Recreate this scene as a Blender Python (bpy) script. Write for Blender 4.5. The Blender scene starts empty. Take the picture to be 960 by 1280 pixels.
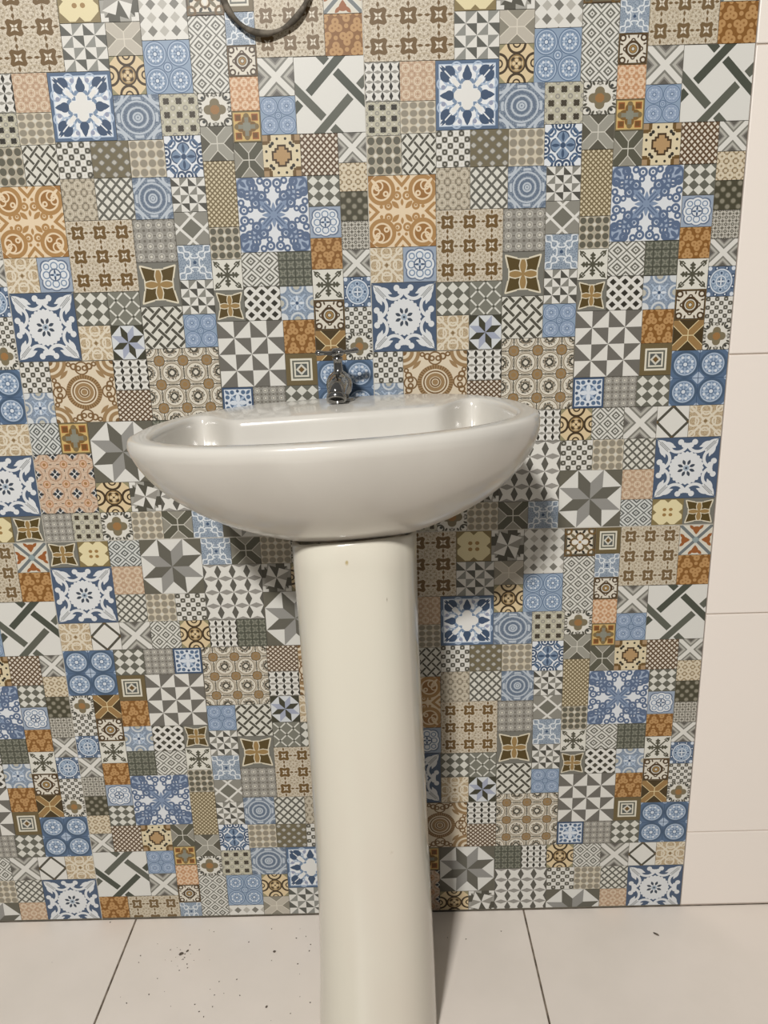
import bpy, bmesh, math, random
from mathutils import Matrix, Vector
random.seed(7)
scene = bpy.context.scene
COL = scene.collection
PI = math.pi

# ------------------------------------------------------------------ colour
def lin(c):
    c /= 255.0
    return c / 12.92 if c <= 0.04045 else ((c + 0.055) / 1.055) ** 2.4

ALB = .88
def rgb(r, g, b, k=None):
    """albedo from a colour as it looks in the room's light; prints are slightly muted inks"""
    if k is None:
        k = ALB
        if b > r: g += .14 * (b - g)
        y = .3 * r + .59 * g + .11 * b
        q = .62 if b > r else .84
        r, g, b = (y + (c - y) * q for c in (r, g, b))
    return (min(lin(r) * k, .86), min(lin(g) * k, .86), min(lin(b) * k, .86), 1.0)

# ------------------------------------------------------------------ tiny node language
class Tree:
    """Builds one printed pattern as a node graph on the patch's UV."""
    cur = None
    def __init__(self, name, rough=.42, spec=.25):
        self.m = bpy.data.materials.new(name)
        self.m.use_nodes = True
        self.t = self.m.node_tree
        self.bsdf = self.t.nodes['Principled BSDF']
        self.bsdf.inputs['Roughness'].default_value = rough
        self.bsdf.inputs['Specular IOR Level'].default_value = spec
        self.uvn = self.t.nodes.new('ShaderNodeUVMap')
        self.uvn.uv_map = 'UVMap'
        self.sep = self.t.nodes.new('ShaderNodeSeparateXYZ')
        self.t.links.new(self.uvn.outputs['UV'], self.sep.inputs[0])
        Tree.cur = self
    def uv(self):
        return E(self.sep.outputs[0]), E(self.sep.outputs[1])
    def math(self, op, *a):
        n = self.t.nodes.new('ShaderNodeMath')
        n.operation = op
        for i, x in enumerate(a):
            x = x.s if isinstance(x, E) else x
            if isinstance(x, (int, float)):
                n.inputs[i].default_value = x
            else:
                self.t.links.new(x, n.inputs[i])
        return E(n.outputs[0])
    def mix(self, fac, a, b):
        n = self.t.nodes.new('ShaderNodeMix')
        n.data_type = 'RGBA'
        for sock, x in ((n.inputs[0], fac), (n.inputs[6], a), (n.inputs[7], b)):
            if isinstance(x, E):
                self.t.links.new(x.s, sock)
            elif isinstance(x, C):
                self.t.links.new(x.s, sock)
            else:
                sock.default_value = x
        return C(n.outputs[2])
    def noise(self, scale, detail=2.0, seed=0.0):
        n = self.t.nodes.new('ShaderNodeTexNoise')
        n.inputs['Scale'].default_value = scale
        n.inputs['Detail'].default_value = detail
        self.t.links.new(self.uvn.outputs['UV'], n.inputs['Vector'])
        return E(n.outputs['Fac'])
    def voro(self, scale, feature='DISTANCE_TO_EDGE', rnd=.35):
        n = self.t.nodes.new('ShaderNodeTexVoronoi')
        n.feature = feature
        n.inputs['Scale'].default_value = scale
        n.inputs['Randomness'].default_value = rnd
        self.t.links.new(self.uvn.outputs['UV'], n.inputs['Vector'])
        return E(n.outputs['Distance'])
    def done(self, c):
        if isinstance(c, C):
            self.t.links.new(c.s, self.bsdf.inputs['Base Color'])
        else:
            self.bsdf.inputs['Base Color'].default_value = c
        return self.m

class C:
    def __init__(self, s): self.s = s

class E:
    def __init__(self, s): self.s = s
    def __add__(a, b): return Tree.cur.math('ADD', a, b)
    __radd__ = __add__
    def __sub__(a, b): return Tree.cur.math('SUBTRACT', a, b)
    def __rsub__(a, b): return Tree.cur.math('SUBTRACT', b, a)
    def __mul__(a, b): return Tree.cur.math('MULTIPLY', a, b)
    __rmul__ = __mul__
    def __truediv__(a, b): return Tree.cur.math('DIVIDE', a, b)
    def __lt__(a, b): return Tree.cur.math('LESS_THAN', a, b)
    def __gt__(a, b): return Tree.cur.math('GREATER_THAN', a, b)
    def __abs__(a): return Tree.cur.math('ABSOLUTE', a)

def mn(*a):
    r = a[0]
    for b in a[1:]: r = Tree.cur.math('MINIMUM', r, b)
    return r
def mx(*a):
    r = a[0]
    for b in a[1:]: r = Tree.cur.math('MAXIMUM', r, b)
    return r
def fract(a): return Tree.cur.math('FRACT', a)
def floor_(a): return Tree.cur.math('FLOOR', a)
def mod2(a): return Tree.cur.math('FLOORED_MODULO', a, 2.0)
def sqrt(a): return Tree.cur.math('SQRT', a)
def sin(a): return Tree.cur.math('SINE', a)
def cos(a): return Tree.cur.math('COSINE', a)
def atan2(a, b): return Tree.cur.math('ARCTAN2', a, b)
def ln2(x, y): return sqrt(x * x + y * y)
def AND(*a):
    r = a[0]
    for b in a[1:]: r = r * b
    return r
def OR(*a): return mx(*a)
def XOR(a, b): return abs(a - b)
def NOT(a): return 1.0 - a
def ell(x, y, cx, cy, rx, ry): return (ln2((x - cx) * (1 / rx), (y - cy) * (1 / ry)) - 1.0) < 0.0
def band(d, w): return abs(d) < w
def put(c, mask, col): return Tree.cur.mix(mask, c, col)
def blob(x, y, cx, cy, r): return ln2(x - cx, y - cy) < r
def rot(x, y, a):
    ca, sa = math.cos(a), math.sin(a)
    return x * ca + y * sa, y * ca - x * sa
def petal(x, y, cx, cy, ang, L, W):
    """a pointed leaf centred on (cx,cy), along ang, half length L, half width W"""
    a, b = rot(x - cx, y - cy, ang)
    return (abs(b) * (1 / W) + a * a * (1 / (L * L))) < 1.0
def fold(nx=1, ny=1):
    u, v = Tree.cur.uv()
    if nx != 1 or ny != 1:
        u, v = fract(u * nx), fract(v * ny)
    x, y = u - .5, v - .5
    ax, ay = abs(x), abs(y)
    return x, y, ax, ay, mx(ax, ay), mn(ax, ay)

# printed colours
WHT = rgb(208, 205, 196); OFF = rgb(196, 191, 175); CRM = rgb(202, 190, 168); BEI = rgb(176, 162, 138)
GRY = rgb(140, 136, 126); LGR = rgb(170, 166, 155); MGR = rgb(116, 113, 103); DRK = rgb(78, 75, 63); BLK = rgb(50, 47, 38)
OLV = rgb(108, 98, 72); BRN = rgb(106, 78, 36); DBR = rgb(76, 56, 32); GLD = rgb(152, 116, 60); ORG = rgb(176, 118, 58)
RUS = rgb(150, 84, 36); PCH = rgb(190, 155, 125); TAU = rgb(152, 142, 122)
BLU = rgb(72, 98, 146); DBL = rgb(50, 72, 118); MBL = rgb(104, 128, 170); LBL = rgb(154, 172, 204); PBL = rgb(196, 204, 216)
BGR = rgb(120, 134, 156); LAV = rgb(172, 176, 200)

MOTIFS = {}
def motif(fn):
    MOTIFS[fn.__name__] = fn
    return fn

def make(name, fn, **k):
    t = Tree('printed_' + name)
    return t.done(fn(t, **k))

def p_quat(t, n=3, bg=CRM, fg=BRN, sub=BEI):
    x, y, ax, ay, m, s = fold(n, n)
    c = t.mix(t.noise(60, 1.0) > .5, bg, sub)
    rc = ln2(ax - .5, ay - .5)
    c = put(c, OR(ln2(ax - .36, ay - .36) < .04, ln2(m - .5, s - .3) < .035, ln2(m - .41, s - .17) < .03), rgb(150, 134, 108))
    c = put(c, band(rc - .25, .018), rgb(172, 156, 128))
    c = put(c, rc < .05, rgb(150, 134, 108))
    c = put(c, OR(petal(m, s, .38, 0, 0, .1, .05), petal(m, s, .36, 0, PI / 2, .06, .03)), fg)
    c = put(c, AND(m < .42, s < .014), fg)
    c = put(c, AND(m < .235 + s * .3, m < .29, (m + s) < .5), fg)
    c = put(c, AND(m < .075 + s * .45, m < .16), rgb(208, 198, 178))
    c = put(c, AND(s < .012, m < .13), fg)
    return c

def p_yellow(t, bg=rgb(128, 110, 66), fg=rgb(212, 198, 150)):
    x, y, ax, ay, m, s = fold()
    c = t.mix(AND((m - s * 1.0) < .36, (m + s) < .72, m < .47), bg, fg)
    c = put(c, blob(ax, ay, .1, .1, .062), GLD)
    c = put(c, AND(m < .1, s < .025), fg)
    return c

def p_gpin(t, a=WHT, b=GRY, d=DRK):
    x, y, ax, ay, m, s = fold()
    X, Y = rot(x, y, .3)
    aX, aY = abs(X), abs(Y)
    par = XOR(XOR(X > 0.0, Y > 0.0), aX > aY)
    c = t.mix(par, b, a)
    c = put(c, AND(par < .5, X * Y > 0.0), d)
    par2 = XOR(x > 0.0, XOR(y > 0.0, ax > ay))
    out = mx(aX, aY) > .36
    c = put(c, out, rgb(150, 147, 137))
    c = put(c, AND(out, par2), d)
    c = put(c, AND(out, m > .4, s > .3), a)
    return c

def p_tri(t, n=2, a=WHT, b=MGR, d=None):
    x, y, ax, ay, m, s = fold(n, n)
    par = XOR(XOR(x > 0.0, y > 0.0), ax < ay)
    c = t.mix(par, b, a)
    if d: c = put(c, AND(par < .5, ax > ay), d)
    return c

def p_x(t, cols, ws, core=None):
    x, y, ax, ay, m, s = fold()
    d = m - s
    c = cols[-1]
    for w, col in list(zip(ws, cols))[::-1]:
        c = put(c, d < w, col)
    if core: c = put(c, AND((m + s) < .16, d < .1), core)
    return c

def p_arms(t, arm, tri, line, inner=None, w=.2):
    x, y, ax, ay, m, s = fold()
    d = m - s
    c = t.mix(d < w, tri, arm)
    c = put(c, band(d - w, .018), line)
    c = put(c, AND(s < .016, m < w), line)
    if inner: c = put(c, (m - s) > .36, inner)
    return c

def p_dia(t, nx=4, ny=4.66, a=WHT, b=LGR, d=MGR, r=.42, two=True):
    u, v = t.uv()
    U, V = u * nx + .5, v * ny + .5
    x, y = fract(U) - .5, fract(V) - .5
    k = (abs(x) + abs(y)) < r
    par = mod2(floor_(U) + floor_(V)) > .5
    c = t.mix(k, a, t.mix(par, b, d))
    return c

def p_bdia(t, n=3, a=WHT, b=BLK, d=DRK):
    u, v = t.uv()
    c = t.mix(0.0, a, a)
    for o, col in ((0.0, b), (.5, d)):
        x, y = fract(u * n + o) - .5, fract(v * n + o) - .5
        c = put(c, (abs(x) + abs(y)) < .3, col)
    return c

def p_circ(t, bg=rgb(206, 182, 138), ln=rgb(66, 50, 28), mid=rgb(150, 120, 72)):
    x, y, ax, ay, m, s = fold()
    c = t.mix((m + s) > .82, bg, rgb(140, 132, 96))
    de = ln2(m - .52, s)
    r = ln2(x, y)
    c = put(c, band(de - .25, .035), ln)
    c = put(c, band(de - .1, .022), ln)
    c = put(c, r < .27, ln)
    c = put(c, r < .225, mid)
    c = put(c, r < .185, bg)
    c = put(c, ln2(ax - .075, ay - .075) < .085, ln)
    c = put(c, ln2(m - .08, s) < .075, mid)
    c = put(c, ln2(m - .08, s) < .05, bg)
    c = put(c, r < .03, ln)
    return c

def p_blue4(t, bg=BLU, disc=MBL, ln=LBL, sub=PBL, dark=None):
    u, v = t.uv()
    X, Y = abs(u - .5), abs(v - .5)
    x, y, ax, ay, m, s = fold(2, 2)
    r = ln2(x, y)
    c = t.mix(r < .49, bg if dark else rgb(124, 146, 182), rgb(60, 84, 124) if dark else BLU)
    k_ = .40 if dark else .45
    c = put(c, r < k_, ln)
    c = put(c, r < k_ - .045, disc)
    c = put(c, band(r - .25, .03), ln)
    c = put(c, AND(r < .33, OR(s < .02, (m - s) < .03)), ln)
    c = put(c, AND(r > .15, r < .34, ln2(m - .25, s - .11) < .05), sub)
    c = put(c, r < .11, bg)
    c = put(c, r < .07, sub)
    cc = ln2(X, Y)
    if dark:
        c = put(c, (X + Y) < .12, LBL)
        c = put(c, (ax + ay) > .9, LBL)
        c = put(c, OR(X < .006, Y < .006), DBL)
    else:
        c = put(c, cc < .1, BLU)
        c = put(c, cc < .08, ln)
        c = put(c, cc < .05, MBL)
        c = put(c, cc < .02, sub)
    return c

def p_dst(t, nx=4, ny=4, a=WHT, b=BLK, d=GRY):
    x, y, ax, ay, m, s = fold(nx, ny)
    vert = (.5 - ax) < (.24 * (1.0 - abs(y) * 2.0))
    hor = (.5 - ay) < (.2 * (1.0 - abs(x) * 2.0))
    c = t.mix(hor, a, d)
    c = put(c, vert, b)
    return c

def p_lace(t, n=3, bg=PCH, ln=OFF, dk=TAU, w=.05):
    x, y, ax, ay, m, s = fold(n, n)
    r = ln2(x, y)
    rc = ln2(ax - .5, ay - .5)
    c = t.mix(band(r - .3, w), bg, ln)
    c = put(c, band(rc - .27, w), dk)
    c = put(c, AND((m - s) < w * .7, r < .45), ln)
    c = put(c, r < .1, dk)
    c = put(c, rc < .1, ln)
    c = put(c, ln2(m - .5, s) < .07, ln)
    return c

def p_sqd(t, n=3, bg=rgb(176, 171, 148), dk=BLK, sub=GRY, r=.25):
    x, y, ax, ay, m, s = fold(n, n)
    c = t.mix(band(ln2(ax - .5, ay - .5) - .15, .05), bg, sub)
    c = put(c, ln2(m - .5, s) < .09, OFF)
    c = put(c, mn(m, (m + s) * .72) < r, dk)
    c = put(c, AND(band(m - r * 1.05, .03), s < .04), OFF)
    return c

def p_dots(t, n=4, bg=rgb(192, 182, 158), d=rgb(138, 130, 112), star=OFF):
    x, y, ax, ay, m, s = fold(n, n)
    c = t.mix(ln2(x, y) < .45, bg, d)
    c = put(c, band(ln2(x, y) - .44, .03), BEI)
    u, v = t.uv()
    k = mod2(floor_(u * n + .5) + floor_(v * n + .5)) > .5
    q = AND((.5 - m) < .22, (1.0 - m - s) < .3)
    c = put(c, AND(q, k), star)
    return c

def p_med(t):
    x, y, ax, ay, m, s = fold()
    c = t.mix(m < .45, rgb(72, 96, 142), rgb(182, 196, 220))
    c = put(c, m < .43, rgb(214, 217, 218))
    # curving pale-blue tendrils
    c = put(c, AND(band(ln2(m - .12, s - .31) - .2, .016), m < .4), MBL)
    c = put(c, band(ln2(m - .4, s - .17) - .075, .013), LBL)
    c = put(c, band(ln2(m - .27, s - .27) - .12, .014), LBL)
    c = put(c, blob(m, s, .2, .07, .04), MBL)
    c = put(c, blob(m, s, .38, .12, .035), rgb(136, 140, 176))
    # spiky corner leaves and flame drops
    c = put(c, petal(m, s, .36, .27, .9, .1, .065), DBL)
    c = put(c, petal(m, s, .30, .30, .25, .11, .05), DBL)
    c = put(c, petal(m, s, .38, .36, .78, .08, .018), DBL)
    c = put(c, blob(m, s, .335, .24, .05), DBL)
    c = put(c, AND((m - s) < .014, m > .24, m < .36), rgb(214, 217, 218))
    c = put(c, OR(blob(m, s, .285, 0, .075), petal(m, s, .31, 0, 0, .13, .055)), DBL)
    # white middle flower
    c = put(c, ln2(m - .13, s) < .085, rgb(212, 210, 204))
    c = put(c, (m + s) < .18, rgb(212, 210, 204))
    c = put(c, AND((m - s) < .05, m > .15, m < .24), rgb(214, 212, 206))
    return c

def p_mandala(t, bg=BGR, ln=rgb(170, 180, 194), dk=rgb(88, 104, 136)):
    x, y, ax, ay, m, s = fold()
    r = ln2(x, y)
    d = m + s
    c = t.mix(t.voro(16, rnd=.8) < .09, bg, dk)
    c = put(c, band(d - .66, .035), ln)
    c = put(c, band(ln2(ax - .5, ay - .5) - .2, .03), ln)
    c = put(c, band(ln2(ax - .5, ay - .5) - .1, .025), dk)
    for a, w, k in ((.36, .02, ln), (.29, .022, dk), (.22, .02, ln), (.15, .022, dk), (.1, .02, ln), (.04, .02, ln)):
        c = put(c, band(r - a, w), k)
    c = put(c, AND(band(r - .43, .03), s < .1), ln)
    return c

def p_inter(t, n=3, a=rgb(202, 199, 186), b=DRK, w=.11, loop=False, off=0.0):
    u, v = t.uv()
    A, B = (u + v) * n + off, (u - v) * n + off
    fa, fb = abs(fract(A) - .5), abs(fract(B) - .5)
    c = t.mix(OR(fa < w, fb < w), a, b)
    if loop:
        over = mod2(floor_(A) + floor_(B)) > .5
        c = put(c, AND(over, band(fa - w - .035, .03), fb < w), a)
        c = put(c, AND(over < .5, band(fb - w - .035, .03), fa < w), a)
        m = mx(abs(u - .5), abs(v - .5))
    return c

def p_rings(t, n=6, a=WHT, d=DRK, g=LGR):
    u, v = t.uv()
    U, V = u * n, v * n
    x, y = fract(U) - .5, fract(V) - .5
    par = mod2(floor_(U) + floor_(V)) < .5
    r = ln2(x, y)
    m = mx(abs(x), abs(y))
    sq = t.mix(r < .5, rgb(150, 147, 136), d)
    sq = put(sq, r < .2, g)
    c = t.mix(par, t.mix(r < .14, a, OFF), sq)
    return c

def p_stag(t, n=3, bg=OLV, d=LGR, r=.26, mid=MGR, rr=.5):
    u, v = t.uv()
    c = t.mix(0.0, bg, bg)
    for o in (0.0, .5):
        x, y = fract(u * n + o + .25) - .5, fract(v * n + o + .25) - .5
        q = abs(x) * rr + abs(y) * rr + ln2(x, y) * (1 - rr)
        c = put(c, q < r, mid)
        c = put(c, q < r * .72, d)
    return c

def p_bfloral(t):
    x, y, ax, ay, m, s = fold()
    r = ln2(x, y)
    W = rgb(208, 212, 218)
    c = t.mix(0.0, W, W)
    c = put(c, band(ln2(ax - .42, ay - .42) - .14, .03), DBL)
    c = put(c, band(ln2(m - .47, s - .1) - .1, .028), DBL)
    c = put(c, band(ln2(m - .33, s - .28) - .07, .025), BLU)
    c = put(c, blob(m, s, .47, .1, .035), DBL)
    k = mx(ln2(m - .17, s) - .15, (m - 1))
    c = put(c, k < .03, DBL)
    c = put(c, OR(k < 0.0, r < .2), MBL)
    c = put(c, petal(m, s, .2, 0, 0, .12, .04), DBL)
    c = put(c, AND((m - s) < .03, r < .27), PBL)
    c = put(c, r < .07, DBL)
    return c

def p_brfl(t, bd=OLV, ctr=WHT):
    x, y, ax, ay, m, s = fold()
    r = ln2(x, y)
    c = t.mix(m < .46, DBR, OLV)
    c = put(c, m < .43, BLK)
    c = put(c, m < .41, rgb(206, 196, 176))
    c = put(c, band(ln2(ax - .4, ay - .4) - .12, .035), BRN)
    c = put(c, petal(m, s, .36, .12, .6, .09, .04), BLK)
    c = put(c, band(ln2(m - .17, s) - .13, .03), BRN)
    c = put(c, petal(m, s, .22, .22, .78, .14, .05), OLV)
    c = put(c, blob(m, s, .31, 0, .045), DBR)
    c = put(c, petal(m, s, .12, 0, 0, .14, .06), ctr)
    c = put(c, r < .05, GLD)
    return c

def p_sqfl(t):
    x, y, ax, ay, m, s = fold()
    r = ln2(x, y)
    c = t.mix(m < .45, BLK, rgb(206, 198, 180))
    c = put(c, m > .475, BRN)
    c = put(c, band(ln2(ax - .36, ay - .36) - .09, .03), DBR)
    c = put(c, petal(m, s, .4, .16, .3, .07, .03), DBR)
    c = put(c, mx(m, (m + s) * .72) < .27, DBR)
    c = put(c, band(ln2(m - .27, s) - .06, .022), DBR)
    c = put(c, band(r - .17, .02), OFF)
    c = put(c, band(r - .1, .03), GLD)
    c = put(c, r < .05, OFF)
    return c

def p_nest(t, bg=rgb(104, 88, 54)):
    x, y, ax, ay, m, s = fold()
    d = ax + ay
    c = t.mix(m < .35, bg, rgb(206, 200, 180))
    c = put(c, m < .29, rgb(96, 96, 84))
    c = put(c, m < .235, rgb(206, 200, 180))
    c = put(c, m < .185, rgb(84, 88, 84))
    c = put(c, d < .18, OFF)
    c = put(c, d < .1, BRN)
    return c

def p_orange(t, bg=rgb(132, 84, 30), hi=rgb(178, 132, 76), ln=rgb(146, 98, 44), n=1.75):
    u, v = t.uv()
    c = t.mix(0.0, bg, bg)
    for o in (0.0, .5):
        x, y = fract(u * n + o) - .5, fract(v * n + o) - .5
        for a in (.5, 2.594, 4.689):
            a += o * 2
            dx, dy = .175 * math.cos(a), .175 * math.sin(a)
            c = put(c, blob(x, y, dx, dy, .17), hi)
            c = put(c, blob(x, y, dx, dy, .05), ln)
        c = put(c, blob(x, y, 0, 0, .04), ln)
    for ox, oy in ((.5, 0.0), (0.0, .5)):
        x, y = fract(u * n + ox) - .5, fract(v * n + oy) - .5
        c = put(c, blob(x, y, 0, 0, .1), hi)
    return c

def p_gsq(t):
    x, y, ax, ay, m, s = fold()
    c = t.mix(m < .46, rgb(120, 104, 66), rgb(196, 162, 92))
    c = put(c, AND(band(ax - .3, .115), band(ay - .3, .115)), RUS)
    c = put(c, AND(band(ax - .29, .08), band(ay - .29, .08)), rgb(112, 74, 30))
    c = put(c, ln2(m - .2, s) < .17, rgb(122, 88, 40))
    c = put(c, ln2(m - .34, s) < .1, rgb(120, 100, 62))
    c = put(c, AND(s < .07, m < .3), rgb(124, 122, 104))
    c = put(c, m < .13, rgb(128, 128, 112))
    return c

def p_flo(t, bg=rgb(206, 202, 190), lobe=rgb(118, 106, 78), ctr=rgb(150, 106, 56)):
    x, y, ax, ay, m, s = fold()
    c = t.mix(band(ln2(ax - .41, ay - .41) - .13, .03), bg, DRK)
    c = put(c, blob(ax, ay, .37, .37, .05), rgb(60, 62, 58))
    c = put(c, OR(petal(m, s, .45, .2, .5, .08, .04), petal(m, s, .46, .06, -.6, .07, .03)), DRK)
    c = put(c, band(ln2(m - .44, s) - .04, .02), GRY)
    l = OR(ln2(m - .2, s) < .15, m < .17)
    c = put(c, l, lobe)
    c = put(c, AND((m + s) < .2, m < .14), ctr)
    return c

def p_weave(t, w=.055, off=0.0):
    u, v = t.uv()
    a, b = u + v, u - v
    c = t.mix(0.0, rgb(206, 204, 196), rgb(206, 204, 196))
    d1, d2 = rgb(88, 90, 78), rgb(70, 74, 62)
    def ga(c0, gate, col): return put(c, AND(band(a - c0, .082), gate), col)
    def gb(c0, gate, col): return put(c, AND(band(b - c0, .082), gate), col)
    c = ga(.66, abs(b + .40) > .125, d2)
    c = ga(1.32, abs(b - .40) > .125, d1)
    c = gb(.40, abs(a - .66) > .125, d2)
    c = gb(-.40, abs(a - 1.32) > .125, d1)
    return c

def p_wvs(t):
    u, v = t.uv()
    a, b = u + v, u - v
    c = t.mix(0.0, WHT, WHT)
    c = put(c, AND(OR(band(a - .5, .06), band(a - 1.5, .06))), DRK)
    c = put(c, AND(OR(band(b - .5, .06), band(b + .5, .06))), DRK)
    m = mx(abs(u - .5), abs(v - .5)); s = mn(abs(u - .5), abs(v - .5))
    c = put(c, (m - s) > .45, BRN)
    return c

def p_crossg(t):
    x, y, ax, ay, m, s = fold()
    bg = rgb(206, 190, 152)
    c = t.mix(0.0, bg, bg)
    c = put(c, AND(m > .36, s > .27), BRN)
    c = put(c, AND(m > .41, s > .33), rgb(160, 130, 92))
    c = put(c, AND(ax > .3, ay > .3), BRN)
    c = put(c, AND(ax > .36, ay > .36), rgb(160, 130, 92))
    c = put(c, OR(blob(m, s, .41, .11, .035), blob(m, s, .3, .24, .045)), BLK)
    cr = OR(AND(m < .27, s < .12), m < .19)
    c = put(c, cr, rgb(72, 52, 28))
    cr2 = OR(AND(m < .22, s < .075), m < .14)
    c = put(c, cr2, rgb(172, 136, 88))
    return c

def p_net(t, n=12, ln=rgb(96, 72, 48), bg=rgb(206, 196, 178), w=.2, knot=None, asp=1.0):
    u, v = t.uv()
    v = v * asp
    A, B = fract((u + v) * n * .5 + .5), fract((u - v) * n * .5)
    da, db = abs(A - .5), abs(B - .5)
    c = t.mix(OR(da < w, db < w), bg, ln)
    return c

def p_hatch(t, n=4, bg=LGR, ln=rgb(88, 82, 68)):
    x, y, ax, ay, m, s = fold(n, n)
    u, v = t.uv()
    f = abs(fract(u * n * 3) - .5); g = abs(fract(v * n * 3) - .5)
    c = t.mix(OR(f < .2, g < .2), bg, ln)
    c = put(c, AND(m < .36, m > .27), OFF)
    c = put(c, m < .1, ln)
    return c

def p_bros(t):
    x, y, ax, ay, m, s = fold()
    r = ln2(x, y)
    c = t.mix(m < .5, rgb(84, 104, 144), rgb(84, 104, 144))
    c = put(c, blob(ax, ay, .43, .43, .07), PBL)
    c = put(c, ln2(m - .43, s - .18) < .08, DBL)
    c = put(c, ln2(m - .44, s - .18) < .03, PBL)
    c = put(c, r < .4, rgb(112, 136, 172))
    c = put(c, band(r - .4, .02), PBL)
    c = put(c, ln2(m - .28, s) < .08, LBL)
    c = put(c, ln2(m - .28, s) < .045, DBL)
    c = put(c, AND(band(ln2(m - .2, s - .19) - .05, .02)), LBL)
    c = put(c, band(r - .18, .018), PBL)
    c = put(c, r < .1, DBL)
    c = put(c, petal(m, s, .07, 0, 0, .09, .03), PBL)
    return c

def p_arr(t, bg=rgb(206, 203, 190), fg=rgb(78, 76, 60)):
    x, y, ax, ay, m, s = fold()
    c = t.mix(0.0, bg, bg)
    c = put(c, AND(s < .035, m < .3), fg)
    c = put(c, petal(m, s, .3, 0, PI / 2, .1, .06), fg)
    c = put(c, petal(m, s, .31, 0, 0, .1, .045), fg)
    c = put(c, blob(m, s, .2, .055, .04), fg)
    c = put(c, AND((m - s) < .04, m < .44), fg)
    c = put(c, AND(m > .33, m < .44, s > .24, (m - s) < .12), fg)
    c = put(c, AND(m > .33, m < .38, s > .3), bg)
    c = put(c, AND((m - s) < .03, m < .46, m > .3), fg)
    return c

def p_gstar(t, bg=rgb(112, 110, 100), line=rgb(206, 196, 170), sq=rgb(84, 66, 26), pet=rgb(150, 118, 66)):
    x, y, ax, ay, m, s = fold()
    c = t.mix(0.0, bg, bg)
    c = put(c, AND(m < (.345 + s * .25), m < .445), line)
    c = put(c, AND(m < (.305 + s * .25), m < .405), sq)
    # the corner squares stop short of the cream cross that holds the petals
    c = put(c, s < (.105 - abs(m - .19) * .22), line)
    c = put(c, AND(petal(m, s, .185, 0, 0, .2, .075)), pet)
    c = put(c, AND(m > .33, s < .1), line)
    c = put(c, AND(m > .36, s < .14), bg)
    return c

def p_bscr(t):
    x, y, ax, ay, m, s = fold()
    r = ln2(x, y)
    W = rgb(204, 208, 214)
    ink, lt = rgb(78, 96, 144), rgb(140, 156, 192)
    c = t.mix(0.0, W, W)
    def sc(cx, cy, R, w, col=ink):
        nonlocal c
        c = put(c, band(ln2(m - cx, s - cy) - R, w), col)
    # corner palmette
    c = put(c, ln2(ax - .41, ay - .41) < .105, lt)
    c = put(c, band(ln2(ax - .38, ay - .38) - .115, .017), ink)
    sc(.44, .3, .045, .02); sc(.36, .27, .05, .018); c = put(c, blob(m, s, .44, .3, .018), ink)
    c = put(c, petal(m, s, .42, .42, .78, .07, .03), ink)
    # edge curls
    sc(.42, .07, .05, .017); sc(.455, .17, .035, .015); sc(.33, .08, .03, .013)
    c = put(c, blob(m, s, .42, .07, .016), ink)
    # arms on the diagonals
    c = put(c, petal(m, s, .2, .2, .78, .17, .085), lt)
    sc(.25, .16, .055, .02); sc(.29, .23, .04, .016); sc(.16, .1, .05, .018)
    c = put(c, blob(m, s, .25, .16, .02), ink)
    # middle
    c = put(c, petal(m, s, .1, .1, .78, .13, .05), rgb(112, 132, 176))
    c = put(c, petal(m, s, .07, 0, 0, .1, .03), rgb(112, 132, 176))
    c = put(c, AND(band((m - s) - .03, .012), r > .05, r < .2), ink)
    return c

def p_dl(t, nx=2, ny=4, a=WHT, d=rgb(94, 92, 80), ctr=None, ph=0.0):
    u, v = t.uv()
    x1, y1 = abs(fract(u * nx) - .5), abs(fract(v * ny + ph) - .5)
    x2, y2 = .5 - x1, .5 - y1
    q = mn(x1 + y1, x2 + y2)
    c = t.mix(q < .42, a, a)
    c = put(c, q < .39, d)
    c = put(c, q < .2, a)
    c = put(c, q < .07, ctr or d)
    return c

def p_dl1(t, nx=2, ny=2, a=rgb(204, 202, 192), d=rgb(104, 102, 92), ph=0.0, px=0.0):
    u, v = t.uv()
    x1, y1 = abs(fract(u * nx + px) - .5), abs(fract(v * ny + ph) - .5)
    q = x1 + y1
    qq = mn(q, 1.0 - q)
    c = t.mix(0.0, d, d)
    c = put(c, band(qq - .37, .08), a)
    c = put(c, qq < .15, a)
    c = put(c, qq < .06, DRK)
    return c

def p_dkx(t, n=4, bg=rgb(88, 90, 76), x_=rgb(122, 122, 106), ln=rgb(66, 66, 54)):
    x, y, ax, ay, m, s = fold(n, n)
    c = t.mix(AND((m - s) < .14, m < .4), bg, x_)
    c = put(c, m > .45, ln)
    c = put(c, m < .08, DRK)
    return c

def p_bgfl(t):
    x, y, ax, ay, m, s = fold()
    r = ln2(x, y)
    c = t.mix(t.noise(22, 1) > .5, rgb(132, 148, 174), rgb(108, 126, 158))
    c = put(c, ln2(ax - .46, ay - .46) < .16, rgb(196, 200, 200))
    c = put(c, AND(band(ln2(m - .5, s) - .2, .03)), rgb(188, 194, 198))
    c = put(c, ln2(m - .5, s) < .1, rgb(176, 172, 156))
    c = put(c, band(r - .2, .02), LBL)
    c = put(c, petal(m, s, .13, 0, 0, .1, .04), PBL)
    c = put(c, AND((m - s) < .03, r < .36), LBL)
    c = put(c, r < .05, DBL)
    return c

def p_chk(t, n=3, a=rgb(198, 196, 184), b=MGR):
    u, v = t.uv()
    A, B = (u + v) * n, (u - v) * n
    par = mod2(floor_(A + .5) + floor_(B + .5)) > .5
    k = t.mix(par, a, b)
    return k

def p_chkd(t, nx=3, ny=3, a=rgb(200, 198, 186), b=rgb(98, 97, 85)):
    u, v = t.uv()
    x, y = abs(fract(u * nx) - .5), abs(fract(v * ny) - .5)
    return t.mix((x + y) < .49, b, a)

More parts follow.
